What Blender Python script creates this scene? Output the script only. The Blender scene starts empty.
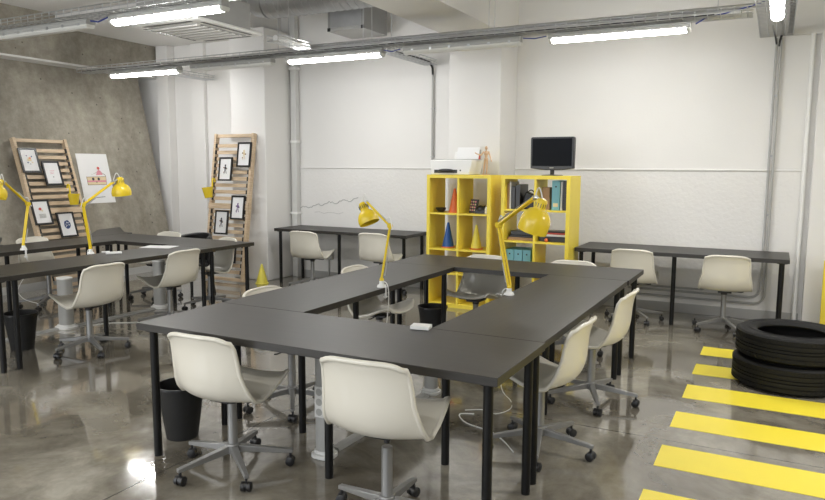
import bpy, math, random
from mathutils import Vector, Matrix, Euler
random.seed(7)
sc = bpy.context.scene
COL = sc.collection
PI = math.pi

# ------------------------------------------------------------------ materials
def newmat(name):
    m = bpy.data.materials.new(name); m.use_nodes = True
    nt = m.node_tree; b = nt.nodes['Principled BSDF']
    return m, nt, b

def simple(name, col, rough=.5, metal=0., spec=.5, trans=0., coat=0., noise=0., nscale=20., bump=0., bscale=80., emit=None, estr=0.):
    m, nt, b = newmat(name)
    b.inputs['Base Color'].default_value = (*col, 1)
    b.inputs['Roughness'].default_value = rough
    b.inputs['Metallic'].default_value = metal
    b.inputs['Specular IOR Level'].default_value = spec
    b.inputs['Transmission Weight'].default_value = trans
    b.inputs['Coat Weight'].default_value = coat
    if emit:
        b.inputs['Emission Color'].default_value = (*emit, 1)
        b.inputs['Emission Strength'].default_value = estr
    tc = nt.nodes.new('ShaderNodeTexCoord')
    if noise:
        n = nt.nodes.new('ShaderNodeTexNoise'); n.inputs['Scale'].default_value = nscale; n.inputs['Detail'].default_value = 6
        r = nt.nodes.new('ShaderNodeMapRange'); r.inputs[3].default_value = 1 - noise; r.inputs[4].default_value = 1 + noise
        mx = nt.nodes.new('ShaderNodeMix'); mx.data_type = 'RGBA'; mx.blend_type = 'MULTIPLY'; mx.inputs[0].default_value = 1
        nt.links.new(tc.outputs['Object'], n.inputs['Vector']); nt.links.new(n.outputs['Fac'], r.inputs[0])
        mx.inputs[6].default_value = (*col, 1); nt.links.new(r.outputs[0], mx.inputs[7]); nt.links.new(mx.outputs[2], b.inputs['Base Color'])
    if bump:
        n = nt.nodes.new('ShaderNodeTexNoise'); n.inputs['Scale'].default_value = bscale; n.inputs['Detail'].default_value = 4
        bp = nt.nodes.new('ShaderNodeBump'); bp.inputs['Strength'].default_value = bump; bp.inputs['Distance'].default_value = .01
        nt.links.new(tc.outputs['Object'], n.inputs['Vector']); nt.links.new(n.outputs['Fac'], bp.inputs['Height']); nt.links.new(bp.outputs[0], b.inputs['Normal'])
    return m

def ramp(nt, stops):
    r = nt.nodes.new('ShaderNodeValToRGB'); e = r.color_ramp.elements
    while len(e) > 1: e.remove(e[-1])
    e[0].position = stops[0][0]; e[0].color = (*stops[0][1], 1)
    for p, c in stops[1:]:
        x = e.new(p); x.color = (*c, 1)
    return r

def mat_concrete():
    m, nt, b = newmat('raw_concrete')
    tc = nt.nodes.new('ShaderNodeTexCoord')
    n1 = nt.nodes.new('ShaderNodeTexNoise'); n1.inputs['Scale'].default_value = .9; n1.inputs['Detail'].default_value = 9; n1.inputs['Roughness'].default_value = .68
    mp = nt.nodes.new('ShaderNodeMapping'); mp.inputs['Scale'].default_value = (1, 1.3, .6)
    nt.links.new(tc.outputs['Object'], mp.inputs[0]); nt.links.new(mp.outputs[0], n1.inputs['Vector'])
    r = ramp(nt, [(.36, (.20, .18, .145)), (.5, (.32, .295, .245)), (.64, (.46, .43, .36))])
    n5 = nt.nodes.new('ShaderNodeTexNoise'); n5.inputs['Scale'].default_value = 9.0; n5.inputs['Detail'].default_value = 10; n5.inputs['Roughness'].default_value = .75
    nt.links.new(tc.outputs['Object'], n5.inputs['Vector'])
    av = nt.nodes.new('ShaderNodeMix'); av.data_type = 'FLOAT'; av.inputs[0].default_value = .38
    nt.links.new(n1.outputs['Fac'], av.inputs[2]); nt.links.new(n5.outputs['Fac'], av.inputs[3])
    nt.links.new(av.outputs[0], r.inputs[0])
    v = nt.nodes.new('ShaderNodeTexVoronoi'); v.inputs['Scale'].default_value = 5.5
    nt.links.new(tc.outputs['Object'], v.inputs['Vector'])
    lt = nt.nodes.new('ShaderNodeMath'); lt.operation = 'LESS_THAN'; lt.inputs[1].default_value = .06
    nt.links.new(v.outputs['Distance'], lt.inputs[0])
    mx = nt.nodes.new('ShaderNodeMix'); mx.data_type = 'RGBA'; mx.inputs[7].default_value = (.12, .105, .09, 1)
    nt.links.new(lt.outputs[0], mx.inputs[0]); nt.links.new(r.outputs[0], mx.inputs[6]); nt.links.new(mx.outputs[2], b.inputs['Base Color'])
    n2 = nt.nodes.new('ShaderNodeTexNoise'); n2.inputs['Scale'].default_value = 30; n2.inputs['Detail'].default_value = 6
    nt.links.new(tc.outputs['Object'], n2.inputs['Vector'])
    bp = nt.nodes.new('ShaderNodeBump'); bp.inputs['Strength'].default_value = .35; bp.inputs['Distance'].default_value = .01
    nt.links.new(n2.outputs['Fac'], bp.inputs['Height']); nt.links.new(bp.outputs[0], b.inputs['Normal'])
    b.inputs['Roughness'].default_value = .8; b.inputs['Specular IOR Level'].default_value = .3
    return m

def mat_floor():
    m, nt, b = newmat('polished_concrete')
    tc = nt.nodes.new('ShaderNodeTexCoord')
    def noise(s, d=8, rg=.6, dist=0):
        n = nt.nodes.new('ShaderNodeTexNoise'); n.inputs['Scale'].default_value = s; n.inputs['Detail'].default_value = d
        n.inputs['Roughness'].default_value = rg; n.inputs['Distortion'].default_value = dist
        nt.links.new(tc.outputs['Object'], n.inputs['Vector']); return n
    n1 = noise(.8, 10, .62, .7)
    r = ramp(nt, [(.34, (.085, .074, .056)), (.44, (.15, .133, .103)), (.54, (.235, .216, .175)), (.66, (.39, .368, .31))])
    nt.links.new(n1.outputs['Fac'], r.inputs[0])
    n2 = noise(5, 12, .75, 1.2)
    r2 = nt.nodes.new('ShaderNodeMapRange'); r2.inputs[3].default_value = .45; r2.inputs[4].default_value = 1.55
    nt.links.new(n2.outputs['Fac'], r2.inputs[0])
    mx = nt.nodes.new('ShaderNodeMix'); mx.data_type = 'RGBA'; mx.blend_type = 'MULTIPLY'; mx.inputs[0].default_value = 1
    nt.links.new(r.outputs[0], mx.inputs[6]); nt.links.new(r2.outputs[0], mx.inputs[7])
    # sawn joints, 3 m grid
    sp = nt.nodes.new('ShaderNodeSeparateXYZ'); nt.links.new(tc.outputs['Object'], sp.inputs[0])
    def line(sock, off, per):
        a = nt.nodes.new('ShaderNodeMath'); a.operation = 'SUBTRACT'; a.inputs[1].default_value = off; nt.links.new(sock, a.inputs[0])
        w = nt.nodes.new('ShaderNodeMath'); w.operation = 'PINGPONG'; w.inputs[1].default_value = per / 2; nt.links.new(a.outputs[0], w.inputs[0])
        l = nt.nodes.new('ShaderNodeMath'); l.operation = 'LESS_THAN'; l.inputs[1].default_value = .004; nt.links.new(w.outputs[0], l.inputs[0]); return l
    la = line(sp.outputs[0], -2.713, 3.2); lb = line(sp.outputs[1], 4.093, 3.2)
    mm = nt.nodes.new('ShaderNodeMath'); mm.operation = 'MAXIMUM'; nt.links.new(la.outputs[0], mm.inputs[0]); nt.links.new(lb.outputs[0], mm.inputs[1])
    m2 = nt.nodes.new('ShaderNodeMix'); m2.data_type = 'RGBA'; m2.inputs[7].default_value = (.03, .028, .025, 1)
    nt.links.new(mm.outputs[0], m2.inputs[0]); nt.links.new(mx.outputs[2], m2.inputs[6]); nt.links.new(m2.outputs[2], b.inputs['Base Color'])
    n3 = noise(3.5, 6, .6)
    r3 = nt.nodes.new('ShaderNodeMapRange'); r3.inputs[1].default_value = .35; r3.inputs[2].default_value = .7; r3.inputs[3].default_value = .05; r3.inputs[4].default_value = .20
    nt.links.new(n3.outputs['Fac'], r3.inputs[0]); nt.links.new(r3.outputs[0], b.inputs['Roughness'])
    n4 = noise(14, 3, .5)
    bp = nt.nodes.new('ShaderNodeBump'); bp.inputs['Strength'].default_value = .06; bp.inputs['Distance'].default_value = .01
    nt.links.new(n4.outputs['Fac'], bp.inputs['Height']); nt.links.new(bp.outputs[0], b.inputs['Normal'])
    b.inputs['Specular IOR Level'].default_value = .6; b.inputs['IOR'].default_value = 1.5
    b.inputs['Coat Weight'].default_value = .75; b.inputs['Coat Roughness'].default_value = .05; b.inputs['Coat IOR'].default_value = 1.55
    return m

def mat_wood():
    m, nt, b = newmat('pale_pine')
    tc = nt.nodes.new('ShaderNodeTexCoord'); mp = nt.nodes.new('ShaderNodeMapping'); mp.inputs['Scale'].default_value = (3, 3, 40)
    n = nt.nodes.new('ShaderNodeTexNoise'); n.inputs['Scale'].default_value = 2; n.inputs['Detail'].default_value = 5
    nt.links.new(tc.outputs['Object'], mp.inputs[0]); nt.links.new(mp.outputs[0], n.inputs['Vector'])
    r = ramp(nt, [(.3, (.50, .37, .24)), (.7, (.66, .52, .36))]); nt.links.new(n.outputs['Fac'], r.inputs[0]); nt.links.new(r.outputs[0], b.inputs['Base Color'])
    b.inputs['Roughness'].default_value = .55
    return m

def mat_table():
    m, nt, b = newmat('black_brown_laminate')
    tc = nt.nodes.new('ShaderNodeTexCoord'); mp = nt.nodes.new('ShaderNodeMapping'); mp.inputs['Scale'].default_value = (1.2, 26, 26)
    n = nt.nodes.new('ShaderNodeTexNoise'); n.inputs['Scale'].default_value = 3; n.inputs['Detail'].default_value = 6
    nt.links.new(tc.outputs['Object'], mp.inputs[0]); nt.links.new(mp.outputs[0], n.inputs['Vector'])
    r = ramp(nt, [(.3, (.018, .016, .0135)), (.7, (.028, .025, .021))]); nt.links.new(n.outputs['Fac'], r.inputs[0]); nt.links.new(r.outputs[0], b.inputs['Base Color'])
    b.inputs['Roughness'].default_value = .42; b.inputs['Specular IOR Level'].default_value = .55
    return m

M = dict(
    wall=simple('white_wall_paint', (.77, .76, .74), .75, noise=.03, nscale=1.3, bump=.10, bscale=60, spec=.3),
    plaster=simple('rough_white_plaster', (.76, .75, .73), .8, noise=.04, nscale=2, bump=.55, bscale=28, spec=.3),
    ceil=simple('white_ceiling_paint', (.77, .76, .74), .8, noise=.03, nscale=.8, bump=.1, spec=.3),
    concrete=mat_concrete(), floor=mat_floor(), wood=mat_wood(), table=mat_table(),
    skirt=simple('grey_skirting_paint', (.42, .42, .41), .6, noise=.1, nscale=4),
    blackmetal=simple('black_powder_coat', (.006, .006, .006), .42, spec=.3, noise=.1, nscale=30),
    shell=simple('ivory_plastic', (.74, .71, .62), .28, spec=.55, coat=.25, noise=.02, nscale=3),
    greymetal=simple('grey_silver_paint', (.27, .27, .265), .35, metal=.5, noise=.04, nscale=20),
    rubber=simple('tyre_rubber', (.008, .008, .008), .65, spec=.3, noise=.25, nscale=8, bump=.1, bscale=60),
    blackplastic=simple('black_plastic', (.014, .014, .015), .35, noise=.1, nscale=20),
    blackmesh=simple('black_wire_mesh', (.010, .010, .010), .55, bump=.6, bscale=300),
    yellow=simple('yellow_enamel', (.83, .61, .03), .25, spec=.5, coat=.3, noise=.03, nscale=6),
    yellowboard=simple('yellow_board', (.84, .665, .06), .42, noise=.04, nscale=3),
    paint=simple('yellow_floor_paint', (.92, .76, .06), .28, noise=.06, nscale=4, spec=.5),
    whiteplastic=simple('white_plastic', (.80, .80, .78), .35, noise=.02, nscale=10),
    steel=simple('galvanised_steel', (.55, .56, .57), .35, metal=.85, noise=.12, nscale=15),
    duct=simple('duct_steel', (.48, .49, .50), .4, metal=.8, noise=.15, nscale=8),
    dusty=simple('dull_steel_box', (.36, .36, .35), .5, metal=.4, noise=.1, nscale=6),
    pipe=simple('pale_grey_conduit', (.40, .40, .385), .45, noise=.05, nscale=10),
    palepipe=simple('pale_painted_pipe', (.60, .60, .58), .45, noise=.04, nscale=6),
    lit=simple('lit_diffuser', (.9, .9, .9), .4, emit=(1, .985, .955), estr=46, noise=.01),
    unlit=simple('clear_diffuser', (.72, .72, .68), .3, noise=.03, nscale=8),
    cable=simple('white_cable', (.75, .75, .72), .5, noise=.02),
    bluecable=simple('blue_cable', (.03, .05, .25), .5, noise=.05),
    foil=simple('silver_foil_lagging', (.60, .60, .58), .55, metal=.25, noise=.15, nscale=12, bump=.8, bscale=25),
    paper=simple('white_paper', (.80, .80, .80), .7, noise=.01),
    orange=simple('orange_plastic', (.72, .16, .05), .45, noise=.04),
    blue=simple('blue_plastic', (.02, .10, .38), .4, noise=.04),
    yelcone=simple('pale_yellow_plastic', (.80, .70, .10), .45, noise=.04),
    turq=simple('turquoise_card', (.20, .47, .55), .6, noise=.05),
    card=simple('brown_card', (.40, .25, .14), .7, noise=.08),
    screen=simple('dark_screen', (.006, .007, .009), .3, spec=.04, noise=.02),
    wallgrey=simple('grey_box_plastic', (.40, .40, .38), .5, noise=.05),
    pink=simple('pink_ink', (.72, .30, .36), .7, noise=.03), ink=simple('dark_ink', (.05, .05, .06), .7, noise=.05),
    beigeink=simple('cream_ink', (.72, .60, .38), .7, noise=.05), navyink=simple('navy_ink', (.05, .08, .20), .7, noise=.05),
    purpleink=simple('violet_ink', (.22, .14, .30), .7, noise=.05), brownink=simple('brown_ink', (.25, .14, .08), .7, noise=.05),
    redink=simple('red_ink', (.60, .10, .08), .7, noise=.05),
    mann=simple('varnished_beech', (.60, .40, .24), .4, noise=.06, nscale=12),
    socketwhite=simple('socket_white', (.72, .72, .70), .4, noise=.02),
    glass=simple('window_glass', (.9, .95, .95), .03, trans=1., noise=.01),
)

# ------------------------------------------------------------------ mesh building
class MB:
    def __init__(s): s.v = []; s.f = []
    def add(s, vs, fs, mtx=None):
        o = len(s.v)
        for p in vs:
            p = Vector(p)
            s.v.append(mtx @ p if mtx else p)
        s.f += [tuple(i + o for i in f) for f in fs]; return s
    def box(s, x0, x1, y0, y1, z0, z1, mtx=None):
        vs = [(x0,y0,z0),(x1,y0,z0),(x1,y1,z0),(x0,y1,z0),(x0,y0,z1),(x1,y0,z1),(x1,y1,z1),(x0,y1,z1)]
        return s.add(vs, [(0,3,2,1),(4,5,6,7),(0,1,5,4),(1,2,6,5),(2,3,7,6),(3,0,4,7)], mtx)
    def prism(s, poly, z0, z1, mtx=None):
        n = len(poly)
        vs = [(p[0], p[1], z0) for p in poly] + [(p[0], p[1], z1) for p in poly]
        fs = [tuple(reversed(range(n))), tuple(range(n, 2*n))] + [(i, (i+1) % n, (i+1) % n + n, i + n) for i in range(n)]
        return s.add(vs, fs, mtx)
    def lathe(s, prof, n=24, mtx=None, close=False):
        # prof: list of (r,z)
        vs = []; fs = []
        for r, z in prof:
            for k in range(n):
                a = 2*PI*k/n; vs.append((r*math.cos(a), r*math.sin(a), z))
        m = len(prof)
        for i in range(m if close else m - 1):
            j = (i+1) % m
            for k in range(n):
                l = (k+1) % n; fs.append((i*n+k, i*n+l, j*n+l, j*n+k))
        if not close:
            fs.append(tuple(reversed(range(n)))); fs.append(tuple((m-1)*n+k for k in range(n)))
        return s.add(vs, fs, mtx)
    def cyl(s, p0, p1, r, n=12, r1=None):
        p0 = Vector(p0); p1 = Vector(p1); d = p1 - p0
        q = d.to_track_quat('Z', 'Y').to_matrix().to_4x4(); q.translation = p0
        return s.lathe([(r, 0), (r if r1 is None else r1, d.length)], n, q)
    def tube(s, pts, r, n=8, closed=False):
        pts = [Vector(p) for p in pts]; N = len(pts); vs = []; fs = []
        up = None
        for i, p in enumerate(pts):
            a = pts[(i-1) % N] if (i > 0 or closed) else p
            b = pts[(i+1) % N] if (i < N-1 or closed) else p
            t = (b - a).normalized()
            if up is None:
                up = t.orthogonal().normalized()
            up = (up - t * up.dot(t))
            if up.length < 1e-5: up = t.orthogonal()
            up.normalize(); w = t.cross(up)
            for k in range(n):
                an = 2*PI*(k+.5)/n; vs.append(p + (up*math.cos(an) + w*math.sin(an))*r)
        for i in range(N if closed else N-1):
            j = (i+1) % N
            for k in range(n):
                l = (k+1) % n; fs.append((i*n+k, i*n+l, j*n+l, j*n+k))
        if not closed:
            fs.append(tuple(reversed(range(n)))); fs.append(tuple((N-1)*n+k for k in range(n)))
        return s.add(vs, fs)
    def sphere(s, c, r, n=12, sc=(1,1,1)):
        c = Vector(c); m = n//2
        prof = [(max(1e-4, math.sin(PI*i/m)), -math.cos(PI*i/m)) for i in range(m+1)]
        mt = Matrix.Translation(c) @ Matrix.Diagonal((r*sc[0], r*sc[1], r*sc[2], 1))
        return s.lathe(prof, n, mt)
    def build(s, name, mat, parent=None, bevel=0, smooth=True, angle=35, loc=None, rot=None):
        me = bpy.data.meshes.new(name); me.from_pydata([tuple(p) for p in s.v], [], s.f); me.update()
        if smooth:
            for p in me.polygons: p.use_smooth = True
            me.set_sharp_from_angle(angle=math.radians(angle))
        o = bpy.data.objects.new(name, me); COL.objects.link(o); me.materials.append(M[mat])
        if bevel:
            b = o.modifiers.new('bevel', 'BEVEL'); b.width = bevel; b.segments = 2; b.limit_method = 'ANGLE'; b.angle_limit = math.radians(40)
        if parent: o.parent = parent
        if loc: o.location = loc
        if rot: o.rotation_euler = rot
        return o

def tag(o, label, cat, group=None, kind=None):
    o['label'] = label; o['category'] = cat
    if group: o['group'] = group
    if kind: o['kind'] = kind
    return o
def thing(name, label, cat, loc=(0,0,0), rz=0, group=None):
    o = bpy.data.objects.new(name, None); COL.objects.link(o); o.empty_display_size = .1
    o.location = loc; o.rotation_euler = (0, 0, rz); return tag(o, label, cat, group)
def struct(name, mb, mat, parent=None, **k):
    o = mb.build(name, mat, parent, **k); o['kind'] = 'structure'; return o
def copy_tree(o, parent=None):
    c = o.copy(); COL.objects.link(c); c.parent = parent
    if parent: c.matrix_parent_inverse = o.matrix_parent_inverse.copy()
    for ch in list(o.children): copy_tree(ch, c)
    return c
def B(*a, **k): return MB().box(*a, **k)

# ------------------------------------------------------------------ the room
CT = 4.3
struct('floor', B(-10.5, 4.5, -3, 8.3, -.1, 0), 'floor', smooth=False)
struct('ceiling', B(-10.5, 4.5, -3, 8.3, CT, CT+.1), 'ceil', smooth=False)
w = struct('wall_back', B(-10.5, 4.5, 8, 8.2, 0, CT), 'wall', smooth=False)
# lower plaster coat, 12 mm proud, ending in a ledge at 1.56 m
struct('plaster', B(-2.8, .27, 7.988, 8.0, .0, 1.56).box(-6.1, -3.44, 7.988, 8.0, 0, 1.56), 'plaster', w, smooth=False)
struct('ledge_lip', MB().tube([(-2.8, 7.985, 1.553), (.27, 7.985, 1.553)], .013, 8).tube([(-6.1, 7.985, 1.553), (-3.44, 7.985, 1.553)], .011, 8), 'ceil', w)
struct('crack', MB().tube([(-6.0+.025*i, 7.986, .985+.004*i+.014*math.sin(i*.7)+random.uniform(-.012, .012)) for i in range(40)], .006, 5)
       .tube([(-5.75+.08*i, 7.986, .93+.012*math.sin(i*2.3)) for i in range(7)], .0025, 4), 'skirt', w)
struct('wall_left', MB().prism([(-8.22, 0), (-10.4, 0), (-10.4, 2.95), (-8.93, 2.95)], -7.75, 3, Matrix(((1,0,0,0),(0,0,-1,0),(0,1,0,0),(0,0,0,1)))), 'concrete', smooth=False)
struct('beam', B(-10.4, -8.65, -3, 8, 2.95, CT), 'concrete', smooth=False)
struct('beam_underside_lit', B(-8.93, -8.64, -3, 8, 2.925, 2.95), 'ceil', smooth=False)  # added pale strip: light bounced onto the concrete beam's underside, put into colour
struct('ceiling_slab_far', B(-8.65, -6.3, 6.2, 8, 3.4, CT), 'ceil', smooth=False)
struct('ceiling_slab_near', B(-8.65, -6.45, -3, 6.2, 3.56, CT), 'ceil', smooth=False)
struct('wall_right', B(4.5, 4.6, -3, 8.2, 0, CT), 'wall', smooth=False)
fw = MB()
fw.box(-10.5, 4.5, -3.1, -3, 0, .5).box(-10.5, 4.5, -3.1, -3, 3.3, CT)
for x0, x1 in ((-10.5, -8.2), (-5.6, -4.9), (-2.3, -1.6), (1.0, 4.5)): fw.box(x0, x1, -3.1, -3, .5, 3.3)
struct('wall_front', fw, 'wall', smooth=False)
for i, (x0, x1) in enumerate(((-8.2, -5.6), (-4.9, -2.3), (-1.6, 1.0))):
    f = MB().box(x0, x1, -3.08, -3.02, .5, .56).box(x0, x1, -3.08, -3.02, 3.24, 3.3).box(x0, x0+.06, -3.08, -3.02, .56, 3.24).box(x1-.06, x1, -3.08, -3.02, .56, 3.24)
    f.box((x0+x1)/2-.03, (x0+x1)/2+.03, -3.08, -3.02, .56, 3.24)
    struct('window_%d' % (i+1), f, 'whiteplastic', smooth=False)
# pilasters
struct('column_left', B(-6.72, -6.12, 7.4, 8, 0, 3.4), 'wall', smooth=False, bevel=.012)
struct('column_middle', B(-3.44, -2.8, 7.45, 8, 0, 3.06), 'wall', smooth=False, bevel=.008)
struct('beam_middle', B(-3.44, -2.8, -3, 8, 3.06, CT), 'ceil', smooth=False)
struct('column_corner', B(-8.62, -8.38, 7.85, 8, 0, 3.4).box(-7.98, -7.72, 7.93, 8, 0, 3.4), 'wall', smooth=False, bevel=.01)
struct('column_right', B(.30, 1.2, 7.82, 8, 0, 2.88), 'wall', smooth=False, bevel=.006)
struct('trim_1', B(.06, 1.2, 7.94, 8, 2.88, 2.93), 'wall', smooth=False)
struct('baseboard_left', MB().prism([(-8.215, 0), (-8.19, 0), (-8.205, .09), (-8.235, .09)], -7.75, 3, Matrix(((1,0,0,0),(0,0,-1,0),(0,1,0,0),(0,0,0,1)))), 'skirt', smooth=False)
struct('baseboard_back', B(-6.1, -3.44, 7.972, 7.988, 0, .10).box(-2.8, .27, 7.972, 7.988, 0, .10), 'skirt', smooth=False)

# yellow painted crossing stripes on the floor
ys = [(6.19, 6.50), (5.57, 5.88), (4.94, 5.27), (4.33, 4.63), (3.70, 4.01), (3.08, 3.39)]
sl = ['short-looking yellow floor stripe farthest from the viewer, its right side hidden behind the tyres',
      'second yellow floor stripe from the back, running under the stacked tyres',
      'yellow floor stripe that passes just in front of the bottom tyre',
      'yellow floor stripe next in front of the one touching the tyres',
      'wide yellow floor stripe, second from the bottom of the photo',
      'nearest yellow floor stripe, cut off by the bottom of the photo']
for (a, b), l in zip(ys, sl):
    tag(B(-.49, 1.6, a, b, .0, .002).build('floor_stripe', 'paint', smooth=False), l, 'floor stripe', 'yellow crossing stripes painted on the floor')

# ------------------------------------------------------------------ tables
def make_table(label, x0, x1, y0, y1, group, middle=None, legskip=()):
    lx, ly = x1-x0, y1-y0
    t = thing('desk_table', label, 'table', ((x0+x1)/2, (y0+y1)/2, 0), 0, group)
    mb = MB()
    if lx > ly: mb.box(-lx/2, lx/2, -ly/2, ly/2, .702, .74)
    else: mb.box(-ly/2, ly/2, -lx/2, lx/2, .702, .74)
    o = mb.build('tabletop', 'table', t, bevel=.002)
    if ly >= lx: o.rotation_euler.z = PI/2
    pts = [(sx*(lx/2-.06), sy*(ly/2-.06)) for sx in (-1, 1) for sy in (-1, 1)]
    pts.append(middle if middle else ((0, .12) if lx > ly else (.0, 0)))
    for px, py in pts:
        lg = MB().lathe([(.021, 0), (.021, .012), (.0215, .012), (.0215, .70)], 14).lathe([(.045, .694), (.045, .702)], 14)
        lg.build('leg', 'blackmetal', t, loc=(px, py, 0))
    return t
ISL = [-2.95, -2.34, -1.53, -.925]; IY = [2.49, 3.13, 5.21, 5.86]
gI = 'dark tables joined into a hollow square island'
make_table('front dark table of the island with seam behind it, nearest to the viewer', ISL[0], ISL[3], IY[0], IY[1]-.003, gI, middle=(.02, -.045))
make_table('island side table with the bent-over yellow lamp, along its west side', ISL[0], ISL[1], IY[1], IY[2]-.003, gI)
make_table('island side table carrying the yellow lamp whose shade hides the blue files', ISL[2], ISL[3]-.008, IY[1], IY[2]-.003, gI)
make_table('far cross table of the island, in front of the yellow shelves', ISL[0], ISL[3], IY[2], IY[3], gI)
DX = -4.105
gL = 'dark tables joined into a second hollow square by the concrete wall'
make_table('left group table bearing a sheet of paper and small white device', ISL[2]+DX, ISL[3]+DX, IY[1], IY[2]-.003, gL)
make_table('left group table nearest the concrete wall, lamp clamped to its inner edge', ISL[0]+DX, ISL[1]+DX, IY[1], IY[2]-.003, gL)
make_table('cross table at the far end of the left group, corner beside the yellow cone', ISL[0]+DX, ISL[3]+DX, IY[2], IY[3], gL)
make_table('left group front table, only its leg showing at the photo edge', ISL[0]+DX, ISL[3]+DX, IY[0], IY[1]-.003, gL)
make_table('long dark desk against the white wall left of the yellow shelves', -5.97, -3.95, 7.36, 7.97, 'wall desks', middle=(-.01, -.23))
make_table('long dark desk against the white wall right of the yellow shelves', -1.838, .15, 7.16, 7.83, 'wall desks', middle=(-.015, -.23))
# trapezoid wing tables by the concrete wall
for dy, lab in ((0, 'dark trapezoid wing tabletop jutting towards the concrete wall under the poster'),
                (-1.62, 'dark trapezoid wing tabletop at the photo edge beside the slatted frame')):
    t = thing('wing_table', lab, 'table', (-7.45, 5.8+dy, 0), 0, 'trapezoid wing tables')
    MB().prism([(.385, -.50), (.385, .16), (.24, .17), (-.39, .62), (-.30, .20)], .702, .74).build('tabletop', 'table', t, bevel=.002)
    for px, py in ((.33, -.30), (.20, .10), (-.25, .35)):
        MB().lathe([(.019, 0), (.019, .702)], 12).build('leg', 'blackmetal', t, loc=(px, py, 0))

# ------------------------------------------------------------------ chairs
def shell_mesh():
    P = [(.238,.448),(.226,.462),(.198,.467),(.12,.450),(.03,.425),(-.05,.409),(-.11,.405),(-.157,.415),(-.196,.446),(-.220,.495),(-.230,.555),(-.234,.635),(-.242,.700),(-.257,.742),(-.266,.757)]
    W = [.176,.193,.208,.220,.226,.229,.230,.226,.218,.209,.203,.198,.193,.188,.176]
    LZ = [.020,.026,.030,.022,.008,.002,.018,.045,.058,.048,.020,.004,0,0,0]
    LY = [0,0,0,0,0,.0,.006,.022,.040,.052,.052,.046,.040,.034,.030]
    nu = 16; vs = []; fs = []
    for i, (y, z) in enumerate(P):
        for k in range(nu+1):
            u = -1 + 2*k/nu
            e = abs(u)**2.2
            x = W[i]*math.copysign(abs(u)**.92, u)
            dz = LZ[i]*e; dy = LY[i]*e
            if i == 0: dz -= .0; dy -= .03*abs(u)**3
            if i == 1: dy -= .022*abs(u)**3
            if i == len(P)-1: dz -= .020*abs(u)**5
            if i == len(P)-2: dz -= .008*abs(u)**5
            vs.append((x, y+dy, z+dz))
    for i in range(len(P)-1):
        for k in range(nu):
            a = i*(nu+1)+k; fs.append((a, a+1, a+nu+2, a+nu+1))
    return vs, fs
def make_chair():
    t = thing('office_chair', 'x', 'chair')
    vs, fs = shell_mesh()
    o = MB().add(vs, fs).build('seat_shell', 'shell', t, angle=180)
    sd = o.modifiers.new('thick', 'SOLIDIFY'); sd.thickness = .012; sd.offset = 0
    sb = o.modifiers.new('sub', 'SUBSURF'); sb.levels = 1; sb.render_levels = 2
    # rolled rim along the two sides and the top
    nu = 16; n = len(vs)//(nu+1)
    left = [vs[i*(nu+1)] for i in range(n)]; top = [vs[(n-1)*(nu+1)+k] for k in range(1, nu)]; right = [vs[i*(nu+1)+nu] for i in reversed(range(n))]
    front = [vs[k] for k in range(nu-1, 0, -1)]
    MB().tube(left+top+right+front, .0115, 8, closed=True).build('rim', 'shell', o, angle=180)
    MB().box(-.06, .06, -.10, .08, .382, .400).build('seat_plate', 'blackplastic', t, bevel=.004)
    MB().lathe([(.013, .33), (.013, .39)], 14).lathe([(.030, .355), (.030, .375)], 14).build('gas_strut', 'blackplastic', t)
    MB().lathe([(.030, .10), (.030, .12), (.0255, .14), (.024, .358)], 18).build('column', 'greymetal', t)
    MB().tube([(.05, 0, .39), (.15, 0, .385), (.17, .0, .390)], .005, 6).build('height_lever', 'blackplastic', t)
    s = MB().lathe([(.034, .085), (.038, .10), (.036, .135), (.03, .14)], 18)
    for k in range(5):
        a = k*2*PI/5; m = Matrix.Rotation(a, 4, 'Z')
        vs2 = [(.02,-.018,.092),(.02,.018,.092),(.02,.018,.130),(.02,-.018,.130),(.305,-.012,.068),(.305,.012,.068),(.305,.012,.088),(.305,-.012,.088)]
        s.add(vs2, [(0,1,2,3),(4,7,6,5),(0,4,5,1),(1,5,6,2),(2,6,7,3),(3,7,4,0)], m)
    so = s.build('star_base', 'greymetal', t, bevel=.003)
    for k in range(5):
        a = k*2*PI/5; c = MB()
        c.lathe([(.016, -.012), (.024, -.008), (.024, .008), (.016, .012)], 16, Matrix.Translation((0, -.015, .025)) @ Matrix.Rotation(PI/2, 4, 'X'))
        c.lathe([(.016, -.012), (.024, -.008), (.024, .008), (.016, .012)], 16, Matrix.Translation((0, .015, .025)) @ Matrix.Rotation(PI/2, 4, 'X'))
        c.lathe([(.020, -.006), (.020, .006)], 14, Matrix.Translation((0, 0, .028)) @ Matrix.Rotation(PI/2, 4, 'X'))
        c.cyl((0, 0, .03), (0, 0, .072), .007, 8)
        c.build('caster', 'blackplastic', so, loc=(.292*math.cos(a), .292*math.sin(a), 0), rot=(0, 0, a + random.uniform(-1, 1)))
    return t
D = math.radians
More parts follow.
